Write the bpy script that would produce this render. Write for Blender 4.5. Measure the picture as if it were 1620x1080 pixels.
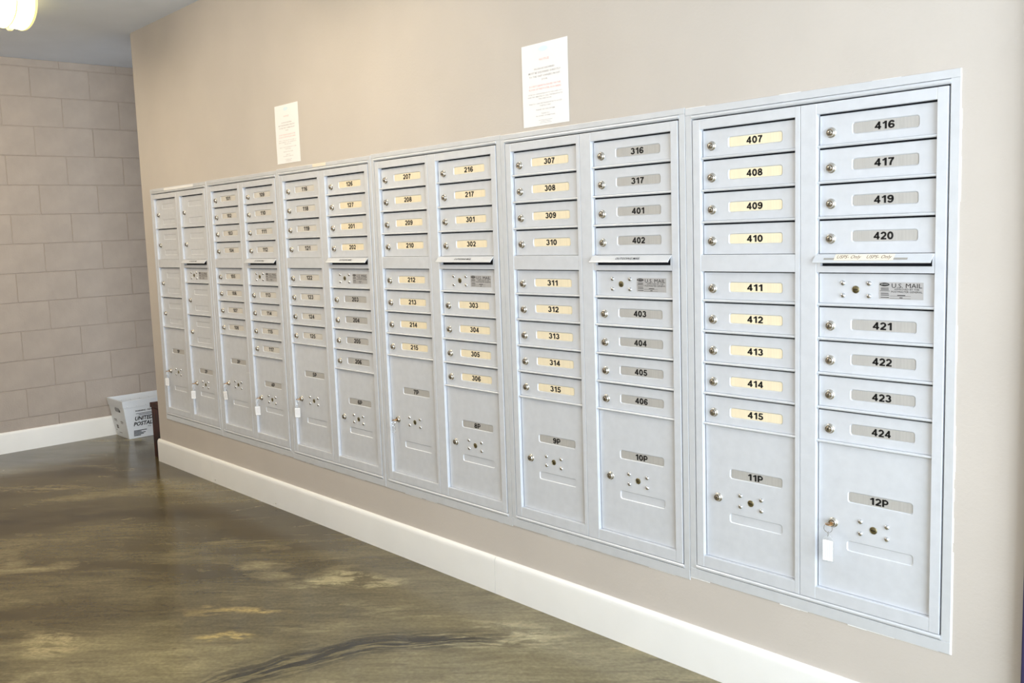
import bpy, bmesh, math, random
from mathutils import Matrix, Vector

for o in list(bpy.data.objects):
    bpy.data.objects.remove(o)
scene = bpy.context.scene
C = scene.collection
random.seed(7)

# ------------------------------------------------------------------ camera
cam_d = bpy.data.cameras.new('camera')
cam = bpy.data.objects.new('camera', cam_d)
C.objects.link(cam)
_r = Vector((0.65736733, 0.75256881, -0.03883788))
_u = Vector((-0.05560879, 0.09984312, 0.99344804))
_f = Vector((-0.75151571, 0.65090056, -0.10748305))
M = Matrix((_r, _u, -_f)).transposed().to_4x4()
M.translation = Vector((5.59817, -2.36062, 1.41565))
cam.matrix_world = M
cam_d.sensor_width = 36.0
cam_d.lens = 1450.558 / 1620 * 36.0
cam_d.shift_x = 85.74 / 1620
cam_d.shift_y = -17.117 / 1620
cam_d.clip_start = 0.05
scene.camera = cam

# ------------------------------------------------------------------ world, large lights, exposure
w = bpy.data.worlds.new('sky'); scene.world = w
w.use_nodes = True
bg = w.node_tree.nodes['Background']
bg.inputs[0].default_value = (0.80, 0.89, 1.0, 1)
bg.inputs[1].default_value = 1.0

ROOM_X0, ROOM_X1 = -1.237, 7.3
ROOM_Y0, ROOM_Y1 = -3.5, 1.6
CEIL = 2.719
WIN_Y0, WIN_Y1, WIN_Z0, WIN_Z1 = -3.2, -0.3, 0.12, 2.35

def area_light(name, loc, rot, sx, sy, power, col):
    d = bpy.data.lights.new(name, 'AREA'); d.shape = 'RECTANGLE'
    d.size = sx; d.size_y = sy; d.energy = power; d.color = col
    o = bpy.data.objects.new(name, d); C.objects.link(o)
    o.location = loc; o.rotation_euler = rot
    return o
# daylight entering through the glazed end of the corridor
area_light('window_daylight', (ROOM_X1 + 0.16, (WIN_Y0 + WIN_Y1) / 2, (WIN_Z0 + WIN_Z1) / 2),
           (math.radians(90), 0, math.radians(90)), WIN_Y1 - WIN_Y0, WIN_Z1 - WIN_Z0, 128, (0.77, 0.885, 1.0))
# the photographer's flash, held just above the lens
fl = bpy.data.lights.new('camera_flash', 'SPOT')
fl.energy = 26; fl.color = (0.97, 0.98, 1.0); fl.spot_size = math.radians(100); fl.spot_blend = 0.9
fl.shadow_soft_size = 0.05
flo = bpy.data.objects.new('camera_flash', fl); C.objects.link(flo)
FM = M.copy(); FM.translation = M.translation + _u * 0.16 + _r * 0.02
flo.matrix_world = FM

scene.view_settings.view_transform = 'Standard'
scene.view_settings.look = 'None'
scene.view_settings.gamma = 1.0
scene.view_settings.use_curve_mapping = False
scene.view_settings.exposure = 0.8

# ------------------------------------------------------------------ helpers
def srgb(r, g, b, a=1.0):
    def c(v):
        v /= 255.0
        return v / 12.92 if v <= 0.04045 else ((v + 0.055) / 1.055) ** 2.4
    return (c(r), c(g), c(b), a)

def mat(name, col, rough=0.5, metal=0.0, spec=0.5, var=0.0, vscale=20.0, bump=0.0, bscale=200.0,
        stretch=(1, 1, 1), coat=0.0, emit=None, estr=0.0, trans=0.0, ior=1.45, alpha=1.0):
    m = bpy.data.materials.new(name); m.use_nodes = True
    nt = m.node_tree; N = nt.nodes; L = nt.links
    b = N['Principled BSDF']
    b.inputs['Base Color'].default_value = col
    b.inputs['Roughness'].default_value = rough
    b.inputs['Metallic'].default_value = metal
    b.inputs['Specular IOR Level'].default_value = spec
    b.inputs['Coat Weight'].default_value = coat
    b.inputs['IOR'].default_value = ior
    b.inputs['Transmission Weight'].default_value = trans
    b.inputs['Alpha'].default_value = alpha
    if emit:
        b.inputs['Emission Color'].default_value = emit
        b.inputs['Emission Strength'].default_value = estr
    if var or bump:
        tc = N.new('ShaderNodeTexCoord'); mp = N.new('ShaderNodeMapping')
        mp.inputs['Scale'].default_value = stretch
        L.new(tc.outputs['Object'], mp.inputs['Vector'])
    if var:
        n = N.new('ShaderNodeTexNoise'); n.inputs['Scale'].default_value = vscale
        n.inputs['Detail'].default_value = 5
        L.new(mp.outputs[0], n.inputs['Vector'])
        cr = N.new('ShaderNodeMapRange')
        cr.inputs['From Min'].default_value = 0.3; cr.inputs['From Max'].default_value = 0.7
        cr.inputs['To Min'].default_value = 1 - var; cr.inputs['To Max'].default_value = 1 + var
        L.new(n.outputs['Fac'], cr.inputs['Value'])
        mx = N.new('ShaderNodeVectorMath'); mx.operation = 'SCALE'
        mx.inputs[0].default_value = col[:3]
        L.new(cr.outputs[0], mx.inputs['Scale'])
        L.new(mx.outputs[0], b.inputs['Base Color'])
    if bump:
        n2 = N.new('ShaderNodeTexNoise'); n2.inputs['Scale'].default_value = bscale
        n2.inputs['Detail'].default_value = 3
        L.new(mp.outputs[0], n2.inputs['Vector'])
        bp = N.new('ShaderNodeBump'); bp.inputs['Strength'].default_value = bump
        bp.inputs['Distance'].default_value = 0.002
        L.new(n2.outputs['Fac'], bp.inputs['Height'])
        L.new(bp.outputs[0], b.inputs['Normal'])
    return m

M_wall = mat('wall_paint', srgb(200, 191, 181), 0.75, var=0.03, vscale=3, bump=0.25, bscale=120)
M_block = mat('block_paint', srgb(172, 160, 149), 0.72, var=0.05, vscale=9, bump=0.9, bscale=90)
M_mortar = mat('mortar_paint', srgb(168, 156, 145), 0.8, var=0.04, vscale=30, bump=0.5, bscale=150)
M_ceil = mat('ceiling_paint', srgb(226, 231, 238), 0.85, var=0.02, vscale=5, bump=0.3, bscale=200)
M_base = mat('baseboard_paint', srgb(243, 241, 236), 0.35, var=0.02, vscale=6)
M_silver = mat('silver_paint', srgb(216, 218, 222), 0.40, metal=0.18, var=0.035, vscale=30, bump=0.05, bscale=900)
M_silver2 = mat('silver_trim', srgb(218, 220, 223), 0.34, metal=0.25, var=0.03, vscale=25)
M_dark = mat('dark_interior', srgb(44, 46, 54), 0.8)
M_ink = mat('black_ink', srgb(16, 13, 13), 0.6)
M_inkgrey = mat('grey_ink', srgb(120, 116, 112), 0.7)
M_lightgrey = mat('faint_grey_ink', srgb(178, 172, 170), 0.8)
M_redink = mat('faint_red_ink', srgb(244, 188, 184), 0.8)
M_creamrefl = mat('cream_reflection', srgb(247, 232, 200), 0.33, metal=0.1, var=0.04, vscale=40, stretch=(6, 1, 0.4))  # warm reflection painted into the plate colour
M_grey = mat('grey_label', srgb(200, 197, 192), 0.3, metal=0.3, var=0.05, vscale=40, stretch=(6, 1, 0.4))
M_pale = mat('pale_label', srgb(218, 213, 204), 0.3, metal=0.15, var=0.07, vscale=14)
M_nickel = mat('nickel', srgb(205, 199, 188), 0.2, metal=1.0)
M_chrome = mat('chrome', srgb(215, 215, 215), 0.12, metal=1.0)
M_brass = mat('brass', srgb(150, 142, 112), 0.3, metal=1.0)
M_keybrass = mat('key_brass', srgb(196, 152, 100), 0.3, metal=1.0)
M_paper = mat('paper', srgb(246, 244, 242), 0.8)
M_papertape = mat('cream_tape', srgb(238, 226, 206), 0.7)
M_tape = mat('grey_tape', srgb(168, 164, 156), 0.35, metal=0.2)
M_clear = mat('clear_plastic', (0.95, 0.95, 0.95, 1), 0.08, trans=0.9, ior=1.3)
M_caulk = mat('white_caulk', srgb(245, 244, 242), 0.6, var=0.05, vscale=60)
M_tub = mat('tub_plastic', srgb(226, 229, 232), 0.42, var=0.02, vscale=10)
M_tubtape = mat('tub_grey', srgb(150, 152, 155), 0.5)
M_black = mat('slot_black', srgb(22, 22, 24), 0.5)
M_navy = mat('navy_paint', srgb(52, 48, 84), 0.5)
M_lens = mat('lamp_lens', (1, 1, 1, 1), 0.4, emit=(1.0, 0.85, 0.62, 1), estr=9.5)
M_lamprim = mat('lamp_rim', srgb(226, 206, 120), 0.4, emit=(1.0, 0.85, 0.35, 1), estr=0.5)  # yellow glow painted in for the bright halo along the lamp's edge
M_brownink = mat('brown_ink', srgb(112, 92, 74), 0.7)
M_blueink = mat('pale_blue_ink', srgb(226, 240, 244), 0.8)
M_logogrey = mat('sticker_silver', srgb(196, 194, 193), 0.3, metal=0.3)

def wood_mat():
    m = bpy.data.materials.new('dark_wood'); m.use_nodes = True
    nt = m.node_tree; N = nt.nodes; L = nt.links; b = N['Principled BSDF']
    tc = N.new('ShaderNodeTexCoord'); mp = N.new('ShaderNodeMapping')
    mp.inputs['Scale'].default_value = (14, 14, 3); mp.inputs['Rotation'].default_value = (0.5, 0.4, 0)
    n = N.new('ShaderNodeTexNoise'); n.inputs['Scale'].default_value = 4; n.inputs['Detail'].default_value = 6
    cr = N.new('ShaderNodeValToRGB')
    cr.color_ramp.elements[0].position = 0.35; cr.color_ramp.elements[0].color = srgb(26, 9, 5)
    cr.color_ramp.elements[1].position = 0.7; cr.color_ramp.elements[1].color = srgb(84, 32, 15)
    L.new(tc.outputs['Object'], mp.inputs[0]); L.new(mp.outputs[0], n.inputs['Vector'])
    L.new(n.outputs['Fac'], cr.inputs[0]); L.new(cr.outputs[0], b.inputs['Base Color'])
    b.inputs['Roughness'].default_value = 0.45; b.inputs['Specular IOR Level'].default_value = 0.2
    return m
M_wood = wood_mat()

def floor_mat():
    m = bpy.data.materials.new('stained_concrete'); m.use_nodes = True
    nt = m.node_tree; N = nt.nodes; L = nt.links; b = N['Principled BSDF']
    tc = N.new('ShaderNodeTexCoord')
    def mapping(scale, rot=0.0, loc=(0, 0, 0)):
        r_ = N.new('ShaderNodeMapping'); r_.inputs['Rotation'].default_value = (0, 0, rot); r_.inputs['Location'].default_value = loc
        mp = N.new('ShaderNodeMapping'); mp.inputs['Scale'].default_value = scale
        L.new(tc.outputs['Object'], r_.inputs[0]); L.new(r_.outputs[0], mp.inputs[0]); return mp
    def noise(mp, scale, detail=6, dist=0.0, rough=0.55):
        n = N.new('ShaderNodeTexNoise'); n.inputs['Scale'].default_value = scale
        n.inputs['Detail'].default_value = detail; n.inputs['Distortion'].default_value = dist
        n.inputs['Roughness'].default_value = rough
        L.new(mp.outputs[0], n.inputs['Vector']); return n.outputs['Fac']
    def ramp(src, stops):
        cr = N.new('ShaderNodeValToRGB'); e = cr.color_ramp.elements
        while len(e) < len(stops): e.new(0.5)
        for k, (p, c) in enumerate(stops):
            e[k].position = p; e[k].color = c
        L.new(src, cr.inputs[0]); return cr.outputs[0]
    def math_(op, x, y=None, clamp=False):
        n = N.new('ShaderNodeMath'); n.operation = op; n.use_clamp = clamp
        for k, v in enumerate((x, y)):
            if v is None: continue
            if isinstance(v, (int, float)): n.inputs[k].default_value = v
            else: L.new(v, n.inputs[k])
        return n.outputs[0]
    def mix(fac, a, c, blend='MIX'):
        mx = N.new('ShaderNodeMix'); mx.data_type = 'RGBA'; mx.blend_type = blend
        if isinstance(fac, (int, float)): mx.inputs[0].default_value = fac
        else: L.new(fac, mx.inputs[0])
        L.new(a, mx.inputs[6])
        if isinstance(c, tuple): mx.inputs[7].default_value = c
        else: L.new(c, mx.inputs[7])
        return mx.outputs[2]
    def range_(v, a, c, lo=0.0, hi=1.0):
        n = N.new('ShaderNodeMapRange'); n.interpolation_type = 'SMOOTHSTEP'
        n.inputs['From Min'].default_value = a; n.inputs['From Max'].default_value = c
        n.inputs['To Min'].default_value = lo; n.inputs['To Max'].default_value = hi
        L.new(v, n.inputs['Value']); return n.outputs[0]
    g = lambda v: (v, v, v, 1)
    A = -0.80       # sweep direction of the trowel
    # broad cloudy staining
    n1 = noise(mapping((0.50, 1.35, 1), A, (0.3, 0.2, 0)), 1.25, 7, 0.7)
    col = ramp(n1, [(0.32, srgb(54, 45, 25)), (0.46, srgb(78, 67, 40)), (0.56, srgb(100, 90, 61)), (0.72, srgb(140, 128, 90))])
    # cloudy paler ground; brightening towards the daylight end is painted into the floor
    nb = noise(mapping((0.5, 0.9, 1), A, (9, 3, 0)), 0.9, 5, 0.5)
    sx = N.new('ShaderNodeSeparateXYZ'); L.new(tc.outputs['Object'], sx.inputs[0])
    grad = range_(math_('ADD', math_('MULTIPLY', sx.outputs[0], 0.30), nb), 0.95, 1.75)
    col = mix(math_('MULTIPLY', grad, 0.62), col, srgb(150, 141, 110))
    # cream patches
    n2 = noise(mapping((0.7, 2.4, 1), A, (3, 1, 0)), 1.9, 9, 0.6, 0.62)
    col = mix(ramp(n2, [(0.57, g(0)), (0.73, g(0.62))]), col, srgb(176, 163, 122))
    # single pale worn spots, edges broken up by noise
    nz = noise(mapping((1.2, 3.4, 1), A, (2, 7, 0)), 5.0, 10, 0.8, 0.72)
    nzv = N.new('ShaderNodeTexNoise'); nzv.inputs['Scale'].default_value = 3.5; nzv.inputs['Detail'].default_value = 5
    L.new(tc.outputs['Object'], nzv.inputs['Vector'])
    off = N.new('ShaderNodeVectorMath'); off.operation = 'SCALE'; off.inputs['Scale'].default_value = 0.30
    sub = N.new('ShaderNodeVectorMath'); sub.operation = 'SUBTRACT'; sub.inputs[1].default_value = (0.5, 0.5, 0.5)
    L.new(nzv.outputs['Color'], sub.inputs[0]); L.new(sub.outputs[0], off.inputs[0])
    wv = N.new('ShaderNodeVectorMath'); wv.operation = 'ADD'
    L.new(tc.outputs['Object'], wv.inputs[0]); L.new(off.outputs[0], wv.inputs[1])
    def spot(cx, cy, rl, rw, ang, lo, hi):
        a_ = N.new('ShaderNodeVectorMath'); a_.operation = 'SUBTRACT'; a_.inputs[1].default_value = (cx, cy, 0)
        L.new(wv.outputs[0], a_.inputs[0])
        r_ = N.new('ShaderNodeMapping'); r_.inputs['Rotation'].default_value = (0, 0, -ang); L.new(a_.outputs[0], r_.inputs[0])
        k_ = N.new('ShaderNodeMapping'); k_.inputs['Scale'].default_value = (1 / rl, 1 / rw, 0); L.new(r_.outputs[0], k_.inputs[0])
        ln = N.new('ShaderNodeVectorMath'); ln.operation = 'LENGTH'; L.new(k_.outputs[0], ln.inputs[0])
        return range_(ln.outputs['Value'], 1.0, 0.25, lo, hi)
    for cx, cy, rl, rw, ang, am, cc in ((2.22, -1.41, 0.20, 0.13, 0.8, 0.75, srgb(184, 168, 122)), (2.50, -0.36, 0.34, 0.12, 0.85, 0.75, srgb(188, 176, 134)),
                                        (2.46, -0.80, 0.26, 0.05, 0.75, 0.8, srgb(182, 158, 98)), (2.65, -0.98, 0.13, 0.05, 0.6, 0.8, srgb(188, 164, 100)),
                                        (3.33, -0.30, 0.36, 0.16, 0.9, 0.7, srgb(194, 184, 146)), (-0.10, -0.80, 0.5, 0.16, 0.8, 0.5, srgb(150, 136, 98)),
                                        (0.9, -1.2, 0.4, 0.12, 0.8, 0.35, srgb(150, 138, 102)), (2.75, -1.5, 0.4, 0.10, 0.7, 0.45, srgb(168, 156, 116))):
        f = math_('MULTIPLY', spot(cx, cy, rl, rw, ang, 0.0, am), range_(nz, 0.42, 0.58))
        col = mix(f, col, cc)
    # dark sweeping broom burn, part of a circle
    P = [(2.939, -1.124), (3.043, -0.679), (3.335, -0.293)]
    (x1, y1), (x2, y2), (x3, y3) = P
    dd = 2 * (x1 * (y2 - y3) + x2 * (y3 - y1) + x3 * (y1 - y2))
    ccx = ((x1*x1+y1*y1)*(y2-y3) + (x2*x2+y2*y2)*(y3-y1) + (x3*x3+y3*y3)*(y1-y2)) / dd
    ccy = ((x1*x1+y1*y1)*(x3-x2) + (x2*x2+y2*y2)*(x1-x3) + (x3*x3+y3*y3)*(x2-x1)) / dd
    rad = math.hypot(x1 - ccx, y1 - ccy)
    dv = N.new('ShaderNodeVectorMath'); dv.operation = 'DISTANCE'; dv.inputs[1].default_value = (ccx, ccy, 0)
    sm = N.new('ShaderNodeVectorMath'); sm.operation = 'SCALE'; sm.inputs['Scale'].default_value = 0.10
    L.new(sub.outputs[0], sm.inputs[0])
    av = N.new('ShaderNodeVectorMath'); av.operation = 'ADD'; L.new(tc.outputs['Object'], av.inputs[0]); L.new(sm.outputs[0], av.inputs[1])
    fl0 = N.new('ShaderNodeMapping'); fl0.inputs['Scale'].default_value = (1, 1, 0); L.new(av.outputs[0], fl0.inputs[0])
    L.new(fl0.outputs[0], dv.inputs[0])
    dr = math_('ABSOLUTE', math_('SUBTRACT', dv.outputs['Value'], rad))
    band = range_(dr, 0.13, 0.01)
    # concentric bristle lines
    bl_ = N.new('ShaderNodeTexNoise'); bl_.noise_dimensions = '2D'; bl_.inputs['Scale'].default_value = 1.0; bl_.inputs['Detail'].default_value = 6
    cmb = N.new('ShaderNodeCombineXYZ'); L.new(math_('MULTIPLY', dv.outputs['Value'], 42.0), cmb.inputs[0]); L.new(math_('MULTIPLY', sx.outputs[1], 5.0), cmb.inputs[1])
    L.new(cmb.outputs[0], bl_.inputs['Vector'])
    yr = math_('MULTIPLY', range_(sx.outputs[1], -1.45, -1.0), range_(sx.outputs[1], -0.16, -0.36))
    # keep to the stretch of the circle near its measured points
    mx_, my_ = (x1 + x2 + x3) / 3, (y1 + y2 + y3) / 3
    near = N.new('ShaderNodeVectorMath'); near.operation = 'DISTANCE'; near.inputs[1].default_value = (mx_, my_, 0); L.new(tc.outputs['Object'], near.inputs[0])
    nr = range_(near.outputs['Value'], 0.75, 0.45)
    burn = math_('MULTIPLY', math_('MULTIPLY', band, range_(bl_.outputs['Fac'], 0.38, 0.54)), math_('MULTIPLY', yr, nr))
    col = mix(math_('MULTIPLY', burn, 0.92), col, srgb(44, 41, 37))
    # dark rubbed patches along the wall
    n3 = noise(mapping((0.9, 3.4, 1), A, (7, 4, 0)), 2.0, 10, 1.2, 0.72)
    f3 = math_('MULTIPLY', ramp(n3, [(0.60, g(0)), (0.70, g(0.75))]), range_(sx.outputs[0], 0.2, 2.2, 0.45, 1.0))
    col = mix(f3, col, srgb(56, 49, 36))
    # yellowish fine scratches
    n4 = noise(mapping((2.0, 10, 1), A, (1, 8, 0)), 2.4, 8, 0.5, 0.7)
    col = mix(ramp(n4, [(0.665, g(0)), (0.72, g(0.6))]), col, srgb(176, 152, 94))
    # brushed streaks
    col = mix(1.0, col, ramp(noise(mapping((1.6, 14, 1), A, (4, 4, 0)), 2.2, 9, 0.9, 0.72), [(0.33, g(0.72)), (0.5, g(0.98)), (0.68, g(1.22))]), 'MULTIPLY')
    col = mix(1.0, col, ramp(noise(mapping((0.8, 1.6, 1), A, (14, 4, 0)), 6.0, 9, 1.6, 0.7), [(0.33, g(0.82)), (0.68, g(1.16))]), 'MULTIPLY')
    # fine grit
    col = mix(1.0, col, ramp(noise(mapping((1, 1, 1)), 70, 4), [(0.35, g(0.86)), (0.65, g(1.12))]), 'MULTIPLY')
    L.new(col, b.inputs['Base Color'])
    L.new(ramp(n2, [(0.3, g(0.10)), (0.7, g(0.26))]), b.inputs['Roughness'])
    b.inputs['Specular IOR Level'].default_value = 0.4
    bp = N.new('ShaderNodeBump'); bp.inputs['Strength'].default_value = 0.08; bp.inputs['Distance'].default_value = 0.004
    L.new(noise(mapping((1, 2.5, 1), A), 9, 6, 1.0), bp.inputs['Height'])
    L.new(bp.outputs[0], b.inputs['Normal'])
    return m
M_floor = floor_mat()

# ---- mesh helpers
def add_box(bm, x0, x1, y0, y1, z0, z1):
    vs = [bm.verts.new(p) for p in ((x0,y0,z0),(x1,y0,z0),(x1,y1,z0),(x0,y1,z0),(x0,y0,z1),(x1,y0,z1),(x1,y1,z1),(x0,y1,z1))]
    for f in ((0,3,2,1),(4,5,6,7),(0,1,5,4),(1,2,6,5),(2,3,7,6),(3,0,4,7)):
        bm.faces.new([vs[i] for i in f])
    return vs

def add_prism_x(bm, prof, x0, x1):
    """profile of (y, z) points extruded along x"""
    a = [bm.verts.new((x0, y, z)) for y, z in prof]; b = [bm.verts.new((x1, y, z)) for y, z in prof]
    n = len(prof)
    for i in range(n):
        bm.faces.new((a[i], a[(i+1) % n], b[(i+1) % n], b[i]))
    bm.faces.new(a[::-1]); bm.faces.new(b)

def add_lathe(bm, prof, cx, cz, seg=20, ybase=0.0):
    """profile of (radius, y) points turned about the y axis; y negative = towards the room"""
    rings = []
    for r, y in prof:
        if r < 1e-6:
            rings.append([bm.verts.new((cx, ybase + y, cz))])
        else:
            rings.append([bm.verts.new((cx + r * math.cos(2*math.pi*k/seg), ybase + y, cz + r * math.sin(2*math.pi*k/seg))) for k in range(seg)])
    for a, b in zip(rings, rings[1:]):
        for k in range(seg):
            k2 = (k + 1) % seg
            if len(a) == 1 and len(b) == 1: continue
            if len(b) == 1: bm.faces.new((a[k], a[k2], b[0]))
            elif len(a) == 1: bm.faces.new((a[0], b[k2], b[k]))
            else: bm.faces.new((a[k], a[k2], b[k2], b[k]))

def add_tube(bm, pts, r, seg=8, closed=False):
    pts = [Vector(p) for p in pts]; n = len(pts); rings = []
    for i, p in enumerate(pts):
        if closed: t = (pts[(i+1) % n] - pts[i-1]).normalized()
        else: t = (pts[min(i+1, n-1)] - pts[max(i-1, 0)]).normalized()
        ref = Vector((0, 0, 1)) if abs(t.z) < 0.9 else Vector((1, 0, 0))
        if closed: ref = Vector((0, 1, 0)) if abs(t.y) < 0.9 else Vector((1, 0, 0))
        a = t.cross(ref).normalized(); b = t.cross(a).normalized()
        rings.append([bm.verts.new(p + r * (math.cos(2*math.pi*k/seg) * a + math.sin(2*math.pi*k/seg) * b)) for k in range(seg)])
    m = n if closed else n - 1
    for i in range(m):
        A, B = rings[i], rings[(i+1) % n]
        for k in range(seg):
            bm.faces.new((A[k], A[(k+1) % seg], B[(k+1) % seg], B[k]))
    if not closed:
        bm.faces.new(rings[0][::-1]); bm.faces.new(rings[-1])

def rrect(x0, x1, z0, z1, r, seg=4):
    out = []
    for cx, cz, a0 in ((x1-r, z0+r, -90), (x1-r, z1-r, 0), (x0+r, z1-r, 90), (x0+r, z0+r, 180)):
        for k in range(seg + 1):
            a = math.radians(a0 + 90 * k / seg)
            out.append((cx + r * math.cos(a), cz + r * math.sin(a)))
    return out

def link(name, me, material, parent=None, loc=None):
    o = bpy.data.objects.new(name, me); C.objects.link(o)
    if material is not None and not me.materials:
        me.materials.append(material)
    if parent: o.parent = parent
    if loc: o.location = loc
    return o

def obj(name, bm, material, parent=None, loc=None, smooth=False, bevel=0.0, segs=2):
    bmesh.ops.recalc_face_normals(bm, faces=bm.faces[:])
    me = bpy.data.meshes.new(name); bm.to_mesh(me); bm.free()
    if smooth:
        for p in me.polygons: p.use_smooth = True
        try: me.set_sharp_from_angle(angle=math.radians(40))
        except Exception: pass
    o = link(name, me, material, parent, loc)
    if bevel:
        md = o.modifiers.new('edge', 'BEVEL'); md.width = bevel; md.segments = segs
        md.limit_method = 'ANGLE'; md.angle_limit = math.radians(40)
    return o

def box_obj(name, b, material, parent=None, bevel=0.0, loc=None):
    bm = bmesh.new(); add_box(bm, *b)
    return obj(name, bm, material, parent, loc, bevel=bevel)

def thing(name, label, cat, loc=(0, 0, 0), rotz=0.0, group=None):
    o = bpy.data.objects.new(name, None); C.objects.link(o)
    o.empty_display_size = 0.05
    o.location = loc; o.rotation_euler = (0, 0, rotz)
    o['label'] = label; o['category'] = cat
    if group: o['group'] = group
    return o

def tag(o, label, cat, group=None):
    o['label'] = label; o['category'] = cat
    if group: o['group'] = group
    return o

def struct(o):
    o['kind'] = 'structure'; return o

_tcache = {}
def text_mesh(body, width=None, height=None, bold=0.0, shear=0.0, res=3, align='CENTER', spacing=1.0):
    """flat lettering in the xz plane facing -y, origin at its centre (or left middle)"""
    key = (body, width, height, bold, shear, res, align, spacing)
    if key in _tcache: return _tcache[key]
    cu = bpy.data.curves.new('lettering', 'FONT')
    cu.body = body; cu.size = 1.0; cu.offset = bold; cu.shear = shear; cu.resolution_u = res
    cu.space_character = spacing
    cu.fill_mode = 'FRONT'
    to = bpy.data.objects.new('lettering', cu)
    me = bpy.data.meshes.new_from_object(to)
    bpy.data.objects.remove(to); bpy.data.curves.remove(cu)
    xs = [v.co.x for v in me.vertices]; ys = [v.co.y for v in me.vertices]
    x0, x1, y0, y1 = min(xs), max(xs), min(ys), max(ys)
    sy = height / (y1 - y0) if height else width / (x1 - x0)
    sx = width / (x1 - x0) if width else sy
    ox = (x0 + x1) / 2 if align == 'CENTER' else x0
    for v in me.vertices:
        v.co = Vector(((v.co.x - ox) * sx, 0.0, (v.co.y - (y0 + y1) / 2) * sy))
    me.materials.clear()
    _tcache[key] = me
    return me

def _arc(cx, cz, rx, rz, a0, a1, n=14):
    return [(cx + rx * math.cos(math.radians(a0 + (a1 - a0) * k / n)), cz + rz * math.sin(math.radians(a0 + (a1 - a0) * k / n))) for k in range(n + 1)]
GLYPH = {   # bold sans numerals: (ink width, strokes of (half thickness, points))
    '0': (0.70, [(0.105, _arc(0.35, 0.5, 0.245, 0.405, 0, 360, 28))]),
    '1': (0.56, [(0.105, [(0.40, 0.0), (0.40, 1.0)]), (0.085, [(0.36, 0.93), (0.25, 0.80), (0.06, 0.71)])]),
    '2': (0.68, [(0.10, _arc(0.34, 0.67, 0.235, 0.235, 172, -38, 16) + [(0.42, 0.40), (0.20, 0.20), (0.15, 0.09)]), (0.09, [(0.02, 0.09), (0.67, 0.09)])]),
    '3': (0.69, [(0.095, _arc(0.33, 0.725, 0.215, 0.185, 165, -85, 16)), (0.10, _arc(0.33, 0.305, 0.25, 0.21, 88, -170, 18))]),
    '4': (0.74, [(0.10, [(0.51, 0.0), (0.51, 1.0)]), (0.085, [(0.50, 0.92), (0.10, 0.30)]), (0.085, [(0.01, 0.29), (0.73, 0.29)])]),
    '5': (0.70, [(0.09, [(0.15, 0.91), (0.64, 0.91)]), (0.085, [(0.21, 0.95), (0.13, 0.47)]), (0.10, _arc(0.33, 0.33, 0.255, 0.235, 138, -168, 18))]),
    '6': (0.70, [(0.10, _arc(0.36, 0.31, 0.235, 0.21, 0, 360, 24)), (0.10, _arc(0.39, 0.47, 0.285, 0.435, 200, 38, 16))]),
    '7': (0.66, [(0.09, [(0.03, 0.91), (0.65, 0.91)]), (0.10, [(0.55, 0.88), (0.39, 0.62), (0.29, 0.34), (0.255, 0.0)])]),
    '8': (0.70, [(0.095, _arc(0.35, 0.73, 0.205, 0.18, 0, 360, 24)), (0.10, _arc(0.35, 0.295, 0.245, 0.20, 0, 360, 24))]),
    'P': (0.72, [(0.105, [(0.12, 0.0), (0.12, 1.0)]), (0.09, [(0.12, 0.91), (0.36, 0.91)] + _arc(0.36, 0.66, 0.25, 0.25, 90, -90, 14) + [(0.12, 0.41)])]),
}
GLYPH['9'] = (0.70, [(h, [(0.70 - x, 1.0 - z) for x, z in p]) for h, p in GLYPH['6'][1]])
_ncache = {}
def number_mesh(body, width, height):
    key = (body, width)
    if key in _ncache: return _ncache[key]
    b = bmesh.new(); pen = 0.0; last = 0
    for ch in body:
        gw, strokes = GLYPH[ch]
        for h, pts in strokes:
            h *= 1.14
            pts = [Vector((x + pen, z)) for x, z in pts]; n = len(pts)
            closed = (pts[0] - pts[-1]).length < 1e-6
            row = []
            for i, p in enumerate(pts):
                if closed: t0, t1 = pts[i] - pts[i-1 if i else n-2], pts[(i+1) if i < n-1 else 1] - pts[i]
                else:
                    t0 = pts[i] - pts[i-1] if i else pts[1] - pts[0]
                    t1 = pts[i+1] - pts[i] if i < n-1 else t0
                t0 = t0.normalized(); t1 = t1.normalized()
                nn = Vector((-(t0.y + t1.y), t0.x + t1.x)).normalized()
                k = h / max(0.5, nn.dot(Vector((-t0.y, t0.x))))
                row.append((b.verts.new((p.x + nn.x * k, 0, p.y + nn.y * k)), b.verts.new((p.x - nn.x * k, 0, p.y - nn.y * k))))
            for a, c in zip(row, row[1:]):
                f = b.faces.new((a[0], a[1], c[1], c[0]))
        last = pen + gw; pen += gw + 0.085
    for v in b.verts:
        v.co = Vector(((v.co.x - last / 2) * width / last, 0, (v.co.z - 0.5) * height))
    b.normal_update()
    for f in b.faces:
        if f.normal.y > 0: f.normal_flip()
    me = bpy.data.meshes.new('number'); b.to_mesh(me); b.free()
    _ncache[key] = me
    return me

def merge_meshes(name, items, material, parent=None, loc=None):
    """items: (mesh, matrix) joined into one print object"""
    bm = bmesh.new()
    for me, mtx in items:
        t = bmesh.new(); t.from_mesh(me); t.transform(mtx)
        tmp = bpy.data.meshes.new('tmp'); t.to_mesh(tmp); t.free()
        bm.from_mesh(tmp); bpy.data.meshes.remove(tmp)
    me = bpy.data.meshes.new(name); bm.to_mesh(me); bm.free()
    return link(name, me, material, parent, loc)

T = Matrix.Translation

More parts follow.
